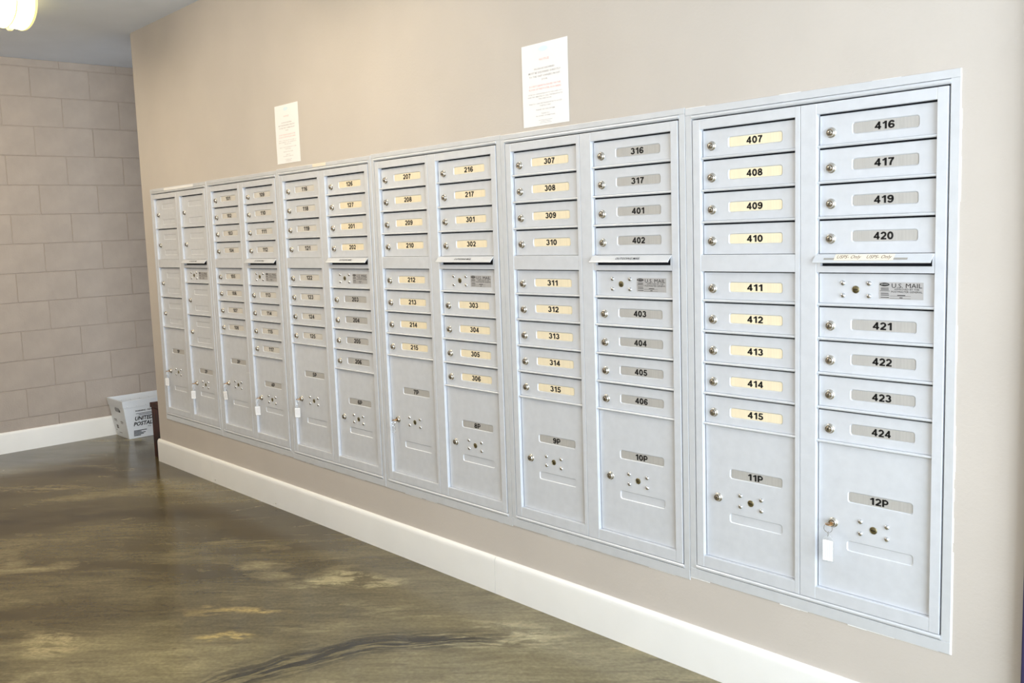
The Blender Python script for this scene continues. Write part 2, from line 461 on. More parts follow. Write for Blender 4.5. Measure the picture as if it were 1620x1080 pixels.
# ------------------------------------------------------------------ the room
WALL_Y = 0.0035           # painted surface of the mailbox wall
XC = -0.135               # its free corner beside the block wall
CABS = [(0.0163, 0.7464, 1.3896, 0.0021), (0.7925, 1.5256, 1.3923, 0.0001), (1.5681, 2.3194, 1.3970, -0.0033),
        (2.3640, 3.1239, 1.4002, -0.0056), (3.1705, 3.9236, 1.3982, -0.0020), (3.9706, 4.6963, 1.3914, 0.0088)]
ZF = 0.32717
CABS = [(a, b, t + ZF, z + ZF) for a, b, t, z in CABS]

bm = bmesh.new(); add_box(bm, ROOM_X0 - 0.3, ROOM_X1 + 0.4, ROOM_Y0 - 0.2, ROOM_Y1 + 0.2, -0.12, 0.0)
struct(obj('floor', bm, M_floor))
bm = bmesh.new(); add_box(bm, ROOM_X0 - 0.3, ROOM_X1 + 0.4, ROOM_Y0 - 0.2, ROOM_Y1 + 0.2, CEIL, CEIL + 0.12)
struct(obj('ceiling', bm, M_ceil))

# mailbox wall with the long recess the cabinets are let into
hx0, hx1, hz0, hz1 = CABS[0][0] - 0.012, CABS[-1][1] + 0.012, 0.322, 1.735
bm = bmesh.new()
WT = 0.42
add_box(bm, XC, hx0, WALL_Y, WT, 0, CEIL)
add_box(bm, hx1, ROOM_X1, WALL_Y, WT, 0, CEIL)
add_box(bm, hx0, hx1, WALL_Y, WT, 0, hz0)
add_box(bm, hx0, hx1, WALL_Y, WT, hz1, CEIL)
struct(obj('wall_right', bm, M_wall))
bm = bmesh.new(); add_box(bm, ROOM_X0, ROOM_X1, ROOM_Y0 - 0.15, ROOM_Y0, 0, CEIL)
struct(obj('wall_left', bm, M_wall))
bm = bmesh.new(); add_box(bm, ROOM_X0, XC, ROOM_Y1, ROOM_Y1 + 0.15, 0, CEIL)
struct(obj('wall_alcove', bm, M_wall))
# glazed end wall behind the camera, where the daylight comes in
bm = bmesh.new()
X1 = ROOM_X1
add_box(bm, X1, X1 + 0.12, ROOM_Y0, WIN_Y0, 0, CEIL); add_box(bm, X1, X1 + 0.12, WIN_Y1, WALL_Y, 0, CEIL)
add_box(bm, X1, X1 + 0.12, WIN_Y0, WIN_Y1, 0, WIN_Z0); add_box(bm, X1, X1 + 0.12, WIN_Y0, WIN_Y1, WIN_Z1, CEIL)
struct(obj('wall_front', bm, M_wall))
bm = bmesh.new()
for k in range(4):
    y = WIN_Y0 + (WIN_Y1 - WIN_Y0) * k / 3
    y = min(max(y, WIN_Y0 + 0.025), WIN_Y1 - 0.025)
    add_box(bm, X1 + 0.03, X1 + 0.09, y - 0.025, y + 0.025, WIN_Z0, WIN_Z1)
add_box(bm, X1 + 0.03, X1 + 0.09, WIN_Y0, WIN_Y1, WIN_Z0, WIN_Z0 + 0.05)
add_box(bm, X1 + 0.03, X1 + 0.09, WIN_Y0, WIN_Y1, WIN_Z1 - 0.05, WIN_Z1)
struct(obj('window_1', bm, M_silver2))

# block wall: each block its own piece over the mortar bed
bw = bpy.data.objects.new('wall_back', None); C.objects.link(bw); struct(bw)
bw.location = (ROOM_X0, 0, 0)
box_obj('mortar_bed', (-0.2, -0.0035, ROOM_Y0, ROOM_Y1, 0, CEIL), M_mortar, bw)
BZ, BY, BJ = 0.2032, 0.4064, 0.0045
z_ref = 1.4451; y_ref = -0.48575
_bmesh_cache = {}
def block(y0, y1, z0, z1):
    key = (round(y1 - y0, 3), round(z1 - z0, 3))
    if key not in _bmesh_cache:
        dy, dz = y1 - y0, z1 - z0
        b = bmesh.new(); c = 0.0022
        back = [b.verts.new((-0.0035, y, z)) for y, z in ((0, 0), (dy, 0), (dy, dz), (0, dz))]
        front = [b.verts.new((0.0, y, z)) for y, z in ((c, c), (dy-c, c), (dy-c, dz-c), (c, dz-c))]
        b.faces.new(front)
        for i in range(4):
            b.faces.new((back[i], back[(i+1) % 4], front[(i+1) % 4], front[i]))
        bmesh.ops.recalc_face_normals(b, faces=b.faces[:])
        me = bpy.data.meshes.new('block'); b.to_mesh(me); b.free(); me.materials.append(M_block)
        _bmesh_cache[key] = me
    o = bpy.data.objects.new('block', _bmesh_cache[key]); C.objects.link(o); o.parent = bw
    o.location = (random.uniform(-0.0006, 0.0006), y0, z0)
ncourse = int(z_ref / BZ) + 1
for ci in range(-7, 8):
    zt = z_ref - BZ * ci          # top joint of the course
    zb = zt - BZ
    zlo, zhi = max(zb + BJ/2, 0.0), min(zt - BJ/2, CEIL)
    if zhi - zlo < 0.012: continue
    off = y_ref + (0 if ci % 2 else BY / 2)
    k = -8
    while True:
        y0 = off + BY * k; y1 = y0 + BY; k += 1
        if y0 > ROOM_Y1: break
        if y1 < ROOM_Y0: continue
        a, b2 = max(y0 + BJ/2, ROOM_Y0), min(y1 - BJ/2, ROOM_Y1)
        if b2 - a < 0.03: continue
        block(a, b2, zlo, zhi)

# baseboards: boards butted end to end
def bb_profile(th, h):
    return [(0, 0), (-th, 0), (-th, h - 0.022), (-th * 0.93, h - 0.012), (-th * 0.7, h - 0.004), (-th * 0.35, h), (0, h)]
BBH = 0.147
bb = bpy.data.objects.new('baseboard_right', None); C.objects.link(bb); struct(bb)
bb.location = (0, WALL_Y, 0)
for a, b2 in ((XC - 0.014, 0.6205), (0.6225, 3.05), (3.052, 4.884)):
    bm = bmesh.new(); add_prism_x(bm, bb_profile(0.016, BBH), a, b2)
    obj('board', bm, M_base, bb, smooth=True)
bm = bmesh.new()
add_prism_x(bm, [(-y, z) for y, z in bb_profile(0.014, BBH)], 0, 0.34)
o = obj('board_return', bm, M_base, bb, smooth=True)
o.rotation_euler = (0, 0, math.radians(90)); o.location = (XC, 0.0, 0)
for x in (0.66, 1.36):
    bm = bmesh.new(); add_lathe(bm, [(0.004, 0), (0.004, -0.001), (0.002, -0.002), (0, -0.002)], 0, 0, 8)
    obj('nail_head', bm, M_chrome, bb, loc=(x, -0.016, 0.02))
bb2 = bpy.data.objects.new('baseboard_back', None); C.objects.link(bb2); struct(bb2)
bb2.location = (ROOM_X0, 0, 0); bb2.rotation_euler = (0, 0, math.radians(90))
for a, b2 in ((ROOM_Y0, -1.2), (-1.198, ROOM_Y1)):
    bm = bmesh.new(); add_prism_x(bm, bb_profile(0.014, BBH), a, b2)
    obj('board', bm, M_base, bb2, smooth=True)
# dark door casing where the mailbox wall stops
bm = bmesh.new()
add_box(bm, 4.8885, 4.97, -0.03, WALL_Y, 0, 2.1)
struct(obj('trim_1', bm, M_navy, bevel=0.004))

# ------------------------------------------------------------------ mailbox cabinets
L0, L1, SEAM, R0, R1 = 0.0384, 0.4545, 0.4755, 0.5392, 0.9605
TOP = 0.9772; RAIL_T, RAIL_B = 0.7095, 0.6740; BOT = 0.0363
LT = [0.9772, 0.9118, 0.8436, 0.7758, 0.7095]
LB = [0.6740, 0.6073, 0.5400, 0.4712, 0.4030, 0.3350]
DEPTH = 0.0125            # doors sit this far behind the frame
BAR = 0.0085

def panel_mesh(name, w_, h_, holes, depth=0.003, thick=0.010):
    """flat sheet in xz (front at y=0) with pressed rounded windows; holes = (x0,x1,z0,z1,r)"""
    b = bmesh.new()
    c = 0.0012
    outer = [b.verts.new((x, 0, z)) for x, z in ((c, c), (w_-c, c), (w_-c, h_-c), (c, h_-c))]
    edges = [b.edges.new((outer[i], outer[(i+1) % 4])) for i in range(4)]
    walls = []
    for (x0, x1, z0, z1, r) in holes:
        loop = rrect(x0, x1, z0, z1, r)
        vs = [b.verts.new((x, 0, z)) for x, z in loop]
        edges += [b.edges.new((vs[i], vs[(i+1) % len(vs)])) for i in range(len(vs))]
        ins = rrect(x0 + 0.0022, x1 - 0.0022, z0 + 0.0022, z1 - 0.0022, max(r - 0.0022, 0.001))
        walls.append((vs, ins))
    bmesh.ops.triangle_fill(b, use_beauty=True, use_dissolve=False, edges=edges, normal=(0, -1, 0))
    for vs, ins in walls:
        iv = [b.verts.new((x, depth, z)) for x, z in ins]
        n = len(vs)
        for i in range(n):
            b.faces.new((vs[i], vs[(i+1) % n], iv[(i+1) % n], iv[i]))
        b.faces.new(iv)
    rim = [b.verts.new((x, c, z)) for x, z in ((0, 0), (w_, 0), (w_, h_), (0, h_))]
    back = [b.verts.new((x, thick, z)) for x, z in ((0, 0), (w_, 0), (w_, h_), (0, h_))]
    for i in range(4):
        j = (i + 1) % 4
        b.faces.new((outer[i], outer[j], rim[j], rim[i])); b.faces.new((rim[i], rim[j], back[j], back[i]))
    bmesh.ops.recalc_face_normals(b, faces=b.faces[:])
    # make sure the front looks at the room
    me = bpy.data.meshes.new(name); b.to_mesh(me); b.free()
    me.materials.append(M_silver)
    return me

# shared small hardware
def hw_lock():
    b = bmesh.new()
    add_lathe(b, [(0.0140, 0.001), (0.0140, -0.0015), (0.0125, -0.0035), (0.0112, -0.0040), (0.0108, -0.0075), (0.0095, -0.0090),
                  (0.0078, -0.0090), (0.0074, -0.0065), (0.0066, -0.0065), (0.0062, -0.0095), (0.0050, -0.0103), (0, -0.0104)], 0, 0, 22)
    me = bpy.data.meshes.new('lock'); bmesh.ops.recalc_face_normals(b, faces=b.faces[:]); b.to_mesh(me); b.free()
    for p in me.polygons: p.use_smooth = True
    me.set_sharp_from_angle(angle=math.radians(35))
    me.materials.append(M_nickel); me.materials.append(M_black)
    b = bmesh.new(); b.from_mesh(me)
    vs = add_box(b, -0.0009, 0.0009, -0.0108, -0.0102, -0.0042, 0.0042)
    for f in b.faces:
        if all(v in vs for v in f.verts): f.material_index = 1
    b.to_mesh(me); b.free()
    return me
def hw_plug():
    b = bmesh.new()
    add_lathe(b, [(0.0100, 0.0005), (0.0100, -0.0014), (0.0088, -0.0022), (0.0082, -0.0012), (0.0078, -0.0012), (0.0066, -0.0020), (0, -0.0022)], 0, 0, 20)
    bmesh.ops.recalc_face_normals(b, faces=b.faces[:])
    vs = add_box(b, -0.0055, 0.0055, -0.0027, -0.0020, -0.0010, 0.0010)
    for f in b.faces:
        if all(v in vs for v in f.verts): f.material_index = 1
    me = bpy.data.meshes.new('lock_plug'); b.to_mesh(me); b.free()
    for p in me.polygons: p.use_smooth = True
    me.set_sharp_from_angle(angle=math.radians(35))
    me.materials.append(M_brass); me.materials.append(M_black)
    return me
def hw_rivet():
    b = bmesh.new()
    add_lathe(b, [(0.0070, 0.0005), (0.0070, -0.0006), (0.0063, -0.0024), (0.0047, -0.0040), (0.0025, -0.0049), (0, -0.0052)], 0, 0, 14)
    bmesh.ops.recalc_face_normals(b, faces=b.faces[:])
    me = bpy.data.meshes.new('rivet'); b.to_mesh(me); b.free()
    for p in me.polygons: p.use_smooth = True
    me.materials.append(M_chrome)
    return me
ME_LOCK, ME_PLUG, ME_RIVET = hw_lock(), hw_plug(), hw_rivet()

def plate(parent, x0, x1, z0, z1, material, r=0.006, y=0.0026):
    b = bmesh.new()
    loop = rrect(x0, x1, z0, z1, r)
    f = [b.verts.new((x, y - 0.0006, z)) for x, z in loop]; k = [b.verts.new((x, y + 0.0006, z)) for x, z in loop]
    b.faces.new(f); n = len(f)
    for i in range(n): b.faces.new((f[i], f[(i+1) % n], k[(i+1) % n], k[i]))
    return obj('label_plate', b, material, parent)

def number(parent, body, cx, cz, width, y=0.0018):
    o = link('number', number_mesh(body, width, 0.0195), M_ink, parent, (cx, y, cz))
    return o

def bar_obj(parent, x0, x1, zline):
    """rounded divider rail over a thin dark gap"""
    z0, z1 = zline + 0.0016, zline + BAR
    zc = (z0 + z1) / 2; h = (z1 - z0) / 2
    prof = [(DEPTH + 0.004, z0), (DEPTH - 0.0065, z0)]
    for k in range(1, 6):
        a = -math.pi / 2 + math.pi * k / 6
        prof.append((DEPTH - 0.0065 - h * math.cos(a), zc + h * math.sin(a)))
    prof += [(DEPTH - 0.0065, z1), (DEPTH + 0.004, z1)]
    b = bmesh.new(); add_prism_x(b, prof, x0, x1)
    return obj('divider_bar', b, M_silver2, parent, smooth=True)

def sticker(parent, x0, x1, z0, z1):
    """silver approval sticker with its print"""
    s = box_obj('approval_sticker', (x0, x1, -0.0006, 0.0002, z0, z1), M_logogrey, parent)
    s['label'] = 'silver U.S. MAIL approval sticker'
    w_, h_ = x1 - x0, z1 - z0
    items = []
    def put(txt, u, v, wid, hei, bold=0.0, al='CENTER'):
        items.append((text_mesh(txt, wid * w_, hei * h_, bold, res=2, align=al), T((x0 + u * w_, -0.0009, z0 + v * h_))))
    put('U.S. MAIL', 0.63, 0.80, 0.68, 0.26, 0.0)
    put('APPROVED BY THE', 0.63, 0.585, 0.56, 0.10)
    put('POSTMASTER GENERAL', 0.63, 0.44, 0.70, 0.11)
    bmr = bmesh.new()
    def strip(u0, u1, v, hh):
        add_box(bmr, x0 + u0 * w_, x0 + u1 * w_, -0.0009, -0.0006, z0 + (v - hh/2) * h_, z0 + (v + hh/2) * h_)
    for v in (0.66, 0.60, 0.54): strip(0.04, 0.22, v, 0.025)
    strip(0.02, 0.245, 0.48, 0.02)
    for v, u1 in ((0.34, 0.22), (0.24, 0.23), (0.10, 0.23)): strip(0.04, u1, v, 0.035)
    strip(0.25, 0.72, 0.19, 0.012); strip(0.25, 0.72, 0.05, 0.012)
    strip(0.42, 0.60, 0.235, 0.04); strip(0.47, 0.54, 0.095, 0.04)
    me = bpy.data.meshes.new('strips'); bmr.to_mesh(me); bmr.free()
    items.append((me, Matrix.Identity(4)))
    # dark oval maker's mark
    bo = bmesh.new(); n = 20
    bo.faces.new([bo.verts.new((0.115 * w_ * math.cos(2*math.pi*k/n), 0, -0.105 * h_ * math.sin(2*math.pi*k/n))) for k in range(n)])
    me = bpy.data.meshes.new('oval'); bo.to_mesh(me); bo.free()
    items.append((me, T((x0 + 0.125 * w_, -0.0008, z0 + 0.86 * h_))))
    merge_meshes('sticker_print', items, M_ink, parent)
    link('maker_mark', text_mesh('JENSEN', 0.17 * w_, 0.10 * h_, 0.02, res=2), M_logogrey, parent, (x0 + 0.125 * w_, -0.0011, z0 + 0.86 * h_))

# per cabinet: numbers in each column, plate look
NUM = [
    dict(left=None, right=None, pl='1P', pr='2P'),
    dict(left=['101', '102', '103', '104', '105', '106', '107', '108'], right=['109', '110', '111', '112', '113', '114', '115', '117'], pl='3P', pr='4P'),
    dict(left=['116', '118', '119', '121', '122', '123', '124', '125'], right=['126', '127', '201', '202', '203', '204', '205', '206'], pl='5P', pr='6P'),
    dict(left=['207', '208', '209', '210', '212', '213', '214', '215'], right=['216', '217', '301', '302', '303', '304', '305', '306'], pl='7P', pr='8P'),
    dict(left=['307', '308', '309', '310', '311', '312', '313', '314', '315'], right=['316', '317', '401', '402', '403', '404', '405', '406'], pl='9P', pr='10P'),
    dict(left=['407', '408', '409', '410', '411', '412', '413', '414', '415'], right=['416', '417', '419', '420', '421', '422', '423', '424'], pl='11P', pr='12P'),
]
PLATE_MAT = [(M_pale, M_pale), (M_pale, M_pale), (M_pale, M_creamrefl), (M_creamrefl, M_creamrefl), (M_creamrefl, M_grey), (M_creamrefl, M_grey)]  # tints per column hold the reflected light, baked into the plates
CAB_LABEL = [
    'silver mailbox cabinet with eight large unnumbered doors and parcel lockers 1P and 2P',
    'silver mailbox cabinet numbered 101 to 117 with parcel lockers 3P and 4P',
    'silver mailbox cabinet numbered 116 to 206 with parcel lockers 5P and 6P',
    'silver mailbox cabinet numbered 207 to 306 with parcel lockers 7P and 8P',
    'silver mailbox cabinet numbered 307 to 406 with parcel lockers 9P and 10P',
    'silver mailbox cabinet numbered 407 to 424 with parcel lockers 11P and 12P',
]
LOCK_POS = {}      # world position of each parcel lock, for the keys

for ci, (XL, XR, ZT, ZB) in enumerate(CABS):
    W_, H_ = XR - XL, ZT - ZB
    ux = lambda u: u * W_
    vz = lambda v: v * H_
    t = thing('mailbox_cabinet', CAB_LABEL[ci], 'mailbox', (XL, 0, ZB), 0, 'mailbox cabinets let into the wall')
    yo = 0.0006 * (ci % 2)
    xa = -0.020 if ci == 0 else -(XL - CABS[ci-1][1]) / 2 + 0.0008
    xb = W_ + (0.0235 if ci == 5 else (CABS[ci+1][0] - XR) / 2 - 0.0008)
    zlo, zhi = -0.031, H_ + 0.031 + (0.003 if ci == 5 else 0.0)
    # outer trim: four flat strips
    b = bmesh.new(); add_box(b, xa, xb, -0.0005 + yo, 0.02, H_ + 0.0135, zhi); obj('trim_strip', b, M_silver2, t, bevel=0.0009)
    b = bmesh.new(); add_box(b, xa, xb, 0.0 + yo, 0.02, zlo, -0.0005); obj('trim_strip', b, M_silver2, t, bevel=0.0009)
    b = bmesh.new(); add_box(b, xa, -0.0012, 0.0005 + yo, 0.03, -0.0005, H_ + 0.0135); obj('trim_strip', b, M_silver2, t, bevel=0.0009)
    b = bmesh.new(); add_box(b, W_ + 0.0012, xb, 0.0005 + yo, 0.03, -0.0005, H_ + 0.0135); obj('trim_strip', b, M_silver2, t, bevel=0.0009)
    # rounded beads along top and bottom of the opening
    for z0, z1 in ((H_ + 0.0008, H_ + 0.0130), (0.0003, 0.0125)):
        zc, h = (z0 + z1) / 2, (z1 - z0) / 2
        prof = [(0.022, z0), (0.004, z0)] + [(0.004 - 0.0062 * math.cos(a), zc + h * math.sin(a)) for a in [-math.pi/2 + math.pi*k/8 for k in range(1, 8)]] + [(0.004, z1), (0.022, z1)]
        b = bmesh.new(); add_prism_x(b, prof, -0.001, W_ + 0.001); obj('trim_bead', b, M_silver2, t, smooth=True)
    # dark carcass behind everything
    b = bmesh.new()
    add_box(b, -0.006, W_ + 0.006, 0.034, 0.30, -0.004, H_ + 0.006)
    obj('carcass', b, M_dark, t)
    # two hinged loading frames, a stile-and-rail ring each
    for (f0, f1, h0, h1) in ((0.0035, SEAM - 0.0010, L0, L1), (SEAM + 0.0010, 0.9955, R0, R1)):
        b = bmesh.new()
        y0, y1 = 0.0, 0.020
        z0, z1 = 0.0140, H_ - 0.0030
        add_box(b, ux(f0), ux(h0), y0, y1, z0, z1); add_box(b, ux(h1), ux(f1), y0, y1, z0, z1)
        obj('frame_stile', b, M_silver, t, bevel=0.0010)
        b = bmesh.new()
        add_box(b, ux(h0), ux(h1), y0 + 0.0004, y1, vz(TOP), z1)
        obj('frame_rail', b, M_silver, t, bevel=0.0010)
        b = bmesh.new()
        add_box(b, ux(h0), ux(h1), y0 + 0.0004, y1, z0, vz(BOT))
        obj('frame_rail', b, M_silver, t, bevel=0.0010)
    info = NUM[ci]
    for side in (0, 1):
        h0, h1 = (L0, L1) if side == 0 else (R0, R1)
        gap = 0.0028
        dx0, dx1 = ux(h0) + gap, ux(h1) - 0.0008
        dw = dx1 - dx0
        pu0, pu1 = (0.1585, 0.3945) if side == 0 else (0.664, 0.898)
        lock_u = 0.0835 if side == 0 else 0.587
        px0, px1 = ux(pu0) - dx0, ux(pu1) - dx0
        ph = 0.0315
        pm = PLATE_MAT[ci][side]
        nums = info['left'] if side == 0 else info['right']
        # rail between the upper and lower doors
        if side == 0:
            box_obj('filler_panel', (ux(h0) + 0.0003, ux(h1) - 0.0003, 0.0006, 0.012, vz(RAIL_B), vz(RAIL_T)), M_silver, t, bevel=0.001)
        else:
            sx0, sx1 = ux(h0) + 0.012, ux(h1) - 0.006
            sz0, sz1 = vz(0.6862), vz(0.7035)
            b = bmesh.new()
            a0, a1, yb = ux(h0) + 0.0003, ux(h1) - 0.0003, 0.012
            add_box(b, a0, a1, 0.0006, yb, vz(RAIL_B), sz0); add_box(b, a0, a1, 0.0006, yb, sz1, vz(RAIL_T))
            add_box(b, a0, sx0, 0.0006, yb, sz0, sz1); add_box(b, sx1, a1, 0.0006, yb, sz0, sz1)
            obj('slot_panel', b, M_silver, t)
            # hinged flap leaning out over the slot
            b = bmesh.new()
            za, zb_ = vz(0.7075), vz(0.7075) - 0.0195
            th = 0.0014
            prof = [(-0.0005, za), (-0.016, zb_ + 0.0035), (-0.0175, zb_ + 0.001), (-0.0165, zb_ - 0.0008), (-0.0148, zb_), (-0.0145, zb_ + 0.002), (0.0005, za - th * 1.6)]
            add_prism_x(b, prof, ux(h0) - 0.002, ux(h1) - 0.003)
            fl_o = obj('mail_flap', b, M_silver2, t)
            if ci < 5:
                mid = Vector((0, (-0.0005 - 0.016) / 2 - 0.0006, (za + zb_ + 0.0035) / 2))
                ang = math.atan2(-0.0155, -(za - zb_ - 0.0035))
                o = link('flap_lettering', text_mesh('OUTGOING MAIL', 0.098, 0.0085, 0.012, shear=0.2, res=2), M_ink, fl_o)
                # lies on the sloping flap
                slope = Vector((0, -0.0155, -(za - zb_ - 0.0035))).normalized()
                n_ = Vector((1, 0, 0)).cross(slope).normalized()
                if n_.y > 0: n_ = -n_
                R_ = Matrix((Vector((1, 0, 0)), -n_, -slope)).transposed().to_4x4()
                o.matrix_local = T(Vector(((ux(h0) + ux(h1)) / 2 - 0.006, mid.y, mid.z)) + n_ * 0.0005) @ R_
        # small doors
        rows = []
        lower = LB if not (side == 0 and nums and len(nums) == 8) else LB[:5]
        if side == 1: lower = LB
        if ci == 0 and side == 0: lower = LB[:5]
        if nums is None:      # double-height blank doors
            rows += [(LT[0], LT[2], True), (LT[2], LT[4], False)]
            st = 0 if side == 0 else 1
            rows += [(lower[st], lower[st+2], True), (lower[st+2], lower[st+4], True)]
            if side == 1: rows.append((LB[0], LB[1], True))
        else:
            rows += [(LT[k], LT[k+1], k < 3) for k in range(4)]
            st = 0
            rows += [(lower[k], lower[k+1], True) for k in range(len(lower) - 1)]
        ni = 0
        for (va, vb, hasbar) in rows:
            z1 = vz(va) - (0.0045 if va > 0.97 else 0.0030)  # gap widened so the dark carcass stands in for the rail's shadow
            z0 = vz(vb) + (BAR + 0.0002 if hasbar else 0.0006)
            dh = z1 - z0
            cz = (vz(va) + vz(vb)) / 2 - z0
            dname = 'mailbox_door'
            usm = side == 1 and abs(va - LB[0]) < 1e-6
            if hasbar: bar_obj(t, ux(h0) + 0.0004, ux(h1) - 0.0004, vz(vb))
            if usm:
                d = link('master_lock_door', panel_mesh('master_lock_door', dw, dh, []), M_silver, t, (dx0, DEPTH, z0))
                for u in (0.6346, 0.7307):
                    for v in (0.6533, 0.6294):
                        link('rivet', ME_RIVET, None, d, (ux(u) - dx0, 0, vz(v) - z0))
                link('lock_plug', ME_PLUG, None, d, (ux(0.6825) - dx0, 0, vz(0.6415) - z0))
                sticker(d, ux(0.767) - dx0, ux(0.919) - dx0, vz(0.6250) - z0, vz(0.6565) - z0)
                continue
            if nums is None:
                q = 0.062 * H_ / 2
                hs = [(px0, px1, cz + 0.044 - ph/2, cz + 0.044 + ph/2, 0.006), (px0, px1, cz - 0.050 - ph/2, cz - 0.050 + ph/2, 0.006)]
                d = link(dname, panel_mesh(dname, dw, dh, hs, depth=0.0018), M_silver, t, (dx0, DEPTH, z0))
                link('lock', ME_LOCK, None, d, (ux(lock_u) - dx0, 0, cz - 0.006))
            else:
                d = link(dname, panel_mesh(dname, dw, dh, [(px0, px1, cz - ph/2, cz + ph/2, 0.0075)]), M_silver, t, (dx0, DEPTH, z0))
                link('lock', ME_LOCK, None, d, (ux(lock_u) - dx0, 0, cz - 0.0055))
                plate(d, px0 + 0.0024, px1 - 0.0024, cz - ph/2 + 0.0024, cz + ph/2 - 0.0024, pm if not (ci in (2,) and side == 1 and ni > 3) else M_grey)  # lower plates go grey where the painted warm reflection ends
                number(d, nums[ni], (px0 + px1) / 2 - 0.002, cz, 0.0505)
                ni += 1
        # parcel door
        vtop = lower[-1]
        z1 = vz(vtop) - 0.0004; z0 = vz(BOT) + 0.0006
        big = vtop > 0.35
        pv = (0.2905, 0.3105) if big else (0.2222, 0.2452)
        pc, lv = (sum(pv) / 2, 0.2070 if big else 0.1765)
        ev = 0.1325 if big else 0.1345
        pu0b, pu1b = (0.1570, 0.3930) if side == 0 else (0.657, 0.895)
        eu0, eu1 = (0.1550, 0.3930) if side == 0 else (0.655, 0.898)
        ru0, ru1 = (0.205, 0.3005) if side == 0 else (0.7065, 0.804)
        hs = [(ux(pu0b) - dx0, ux(pu1b) - dx0, vz(pc) - z0 - 0.0155, vz(pc) - z0 + 0.0155, 0.0075),
              (ux(eu0) - dx0, ux(eu1) - dx0, vz(ev) - z0 - 0.0150, vz(ev) - z0 + 0.0150, 0.0080)]
        d = link('parcel_door', panel_mesh('parcel_door', dw, z1 - z0, hs, depth=0.0026), M_silver, t, (dx0, DEPTH, z0))
        x0, x1, a, b2, _ = hs[0]
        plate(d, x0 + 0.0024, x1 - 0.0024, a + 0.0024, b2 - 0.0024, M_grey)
        number(d, info['pl'] if side == 0 else info['pr'], (x0 + x1) / 2 - 0.002, (a + b2) / 2, 0.036 if ci < 4 or side == 0 and ci == 4 else 0.050)
        lu = 0.101 if side == 0 else 0.602
        lz = vz(lv) - 0.001
        link('lock', ME_LOCK, None, d, (ux(lu) - dx0, 0, lz - z0))
        LOCK_POS[info['pl'] if side == 0 else info['pr']] = Vector((XL + ux(lu), DEPTH, ZB + lz))
        for u in (ru0, ru1):
            for dv in (0.0119, -0.0119):
                link('rivet', ME_RIVET, None, d, (ux(u) - dx0, 0, vz(lv + dv) - z0))
        link('lock_plug', ME_PLUG, None, d, (ux((ru0 + ru1) / 2) - dx0, 0, vz(lv) - z0))
    # ragged caulk along the lower edge, and up the free end of the run
    b = bmesh.new(); rnd = random.Random(40 + ci)
    x = xa
    while x < xb - 0.03:
        ln = rnd.uniform(0.02, 0.12); x2 = min(x + ln, xb)
        hgt = rnd.choice((0.0006, 0.0012, 0.0022, 0.003)) * (0.5 + 0.13 * ci)
        if rnd.random() < 0.30 + 0.09 * ci: add_box(b, x, x2, 0.0018, 0.0040, zlo - hgt, zlo + 0.0004)
        if rnd.random() < 0.10 + 0.08 * ci: add_box(b, x, x2, 0.0018, 0.0040, zhi - 0.0004, zhi + hgt * 0.35)
        x = x2
    if ci == 5:
        z = zlo
        while z < zhi:
            z2 = min(z + rnd.uniform(0.02, 0.09), zhi)
            add_box(b, xb - 0.0004, xb + rnd.choice((0.0006, 0.001, 0.0024, 0.0034)), 0.0018, 0.0040, z, z2); z = z2
    o = obj('caulk_line', b, M_caulk, t); o['kind'] = 'stuff'

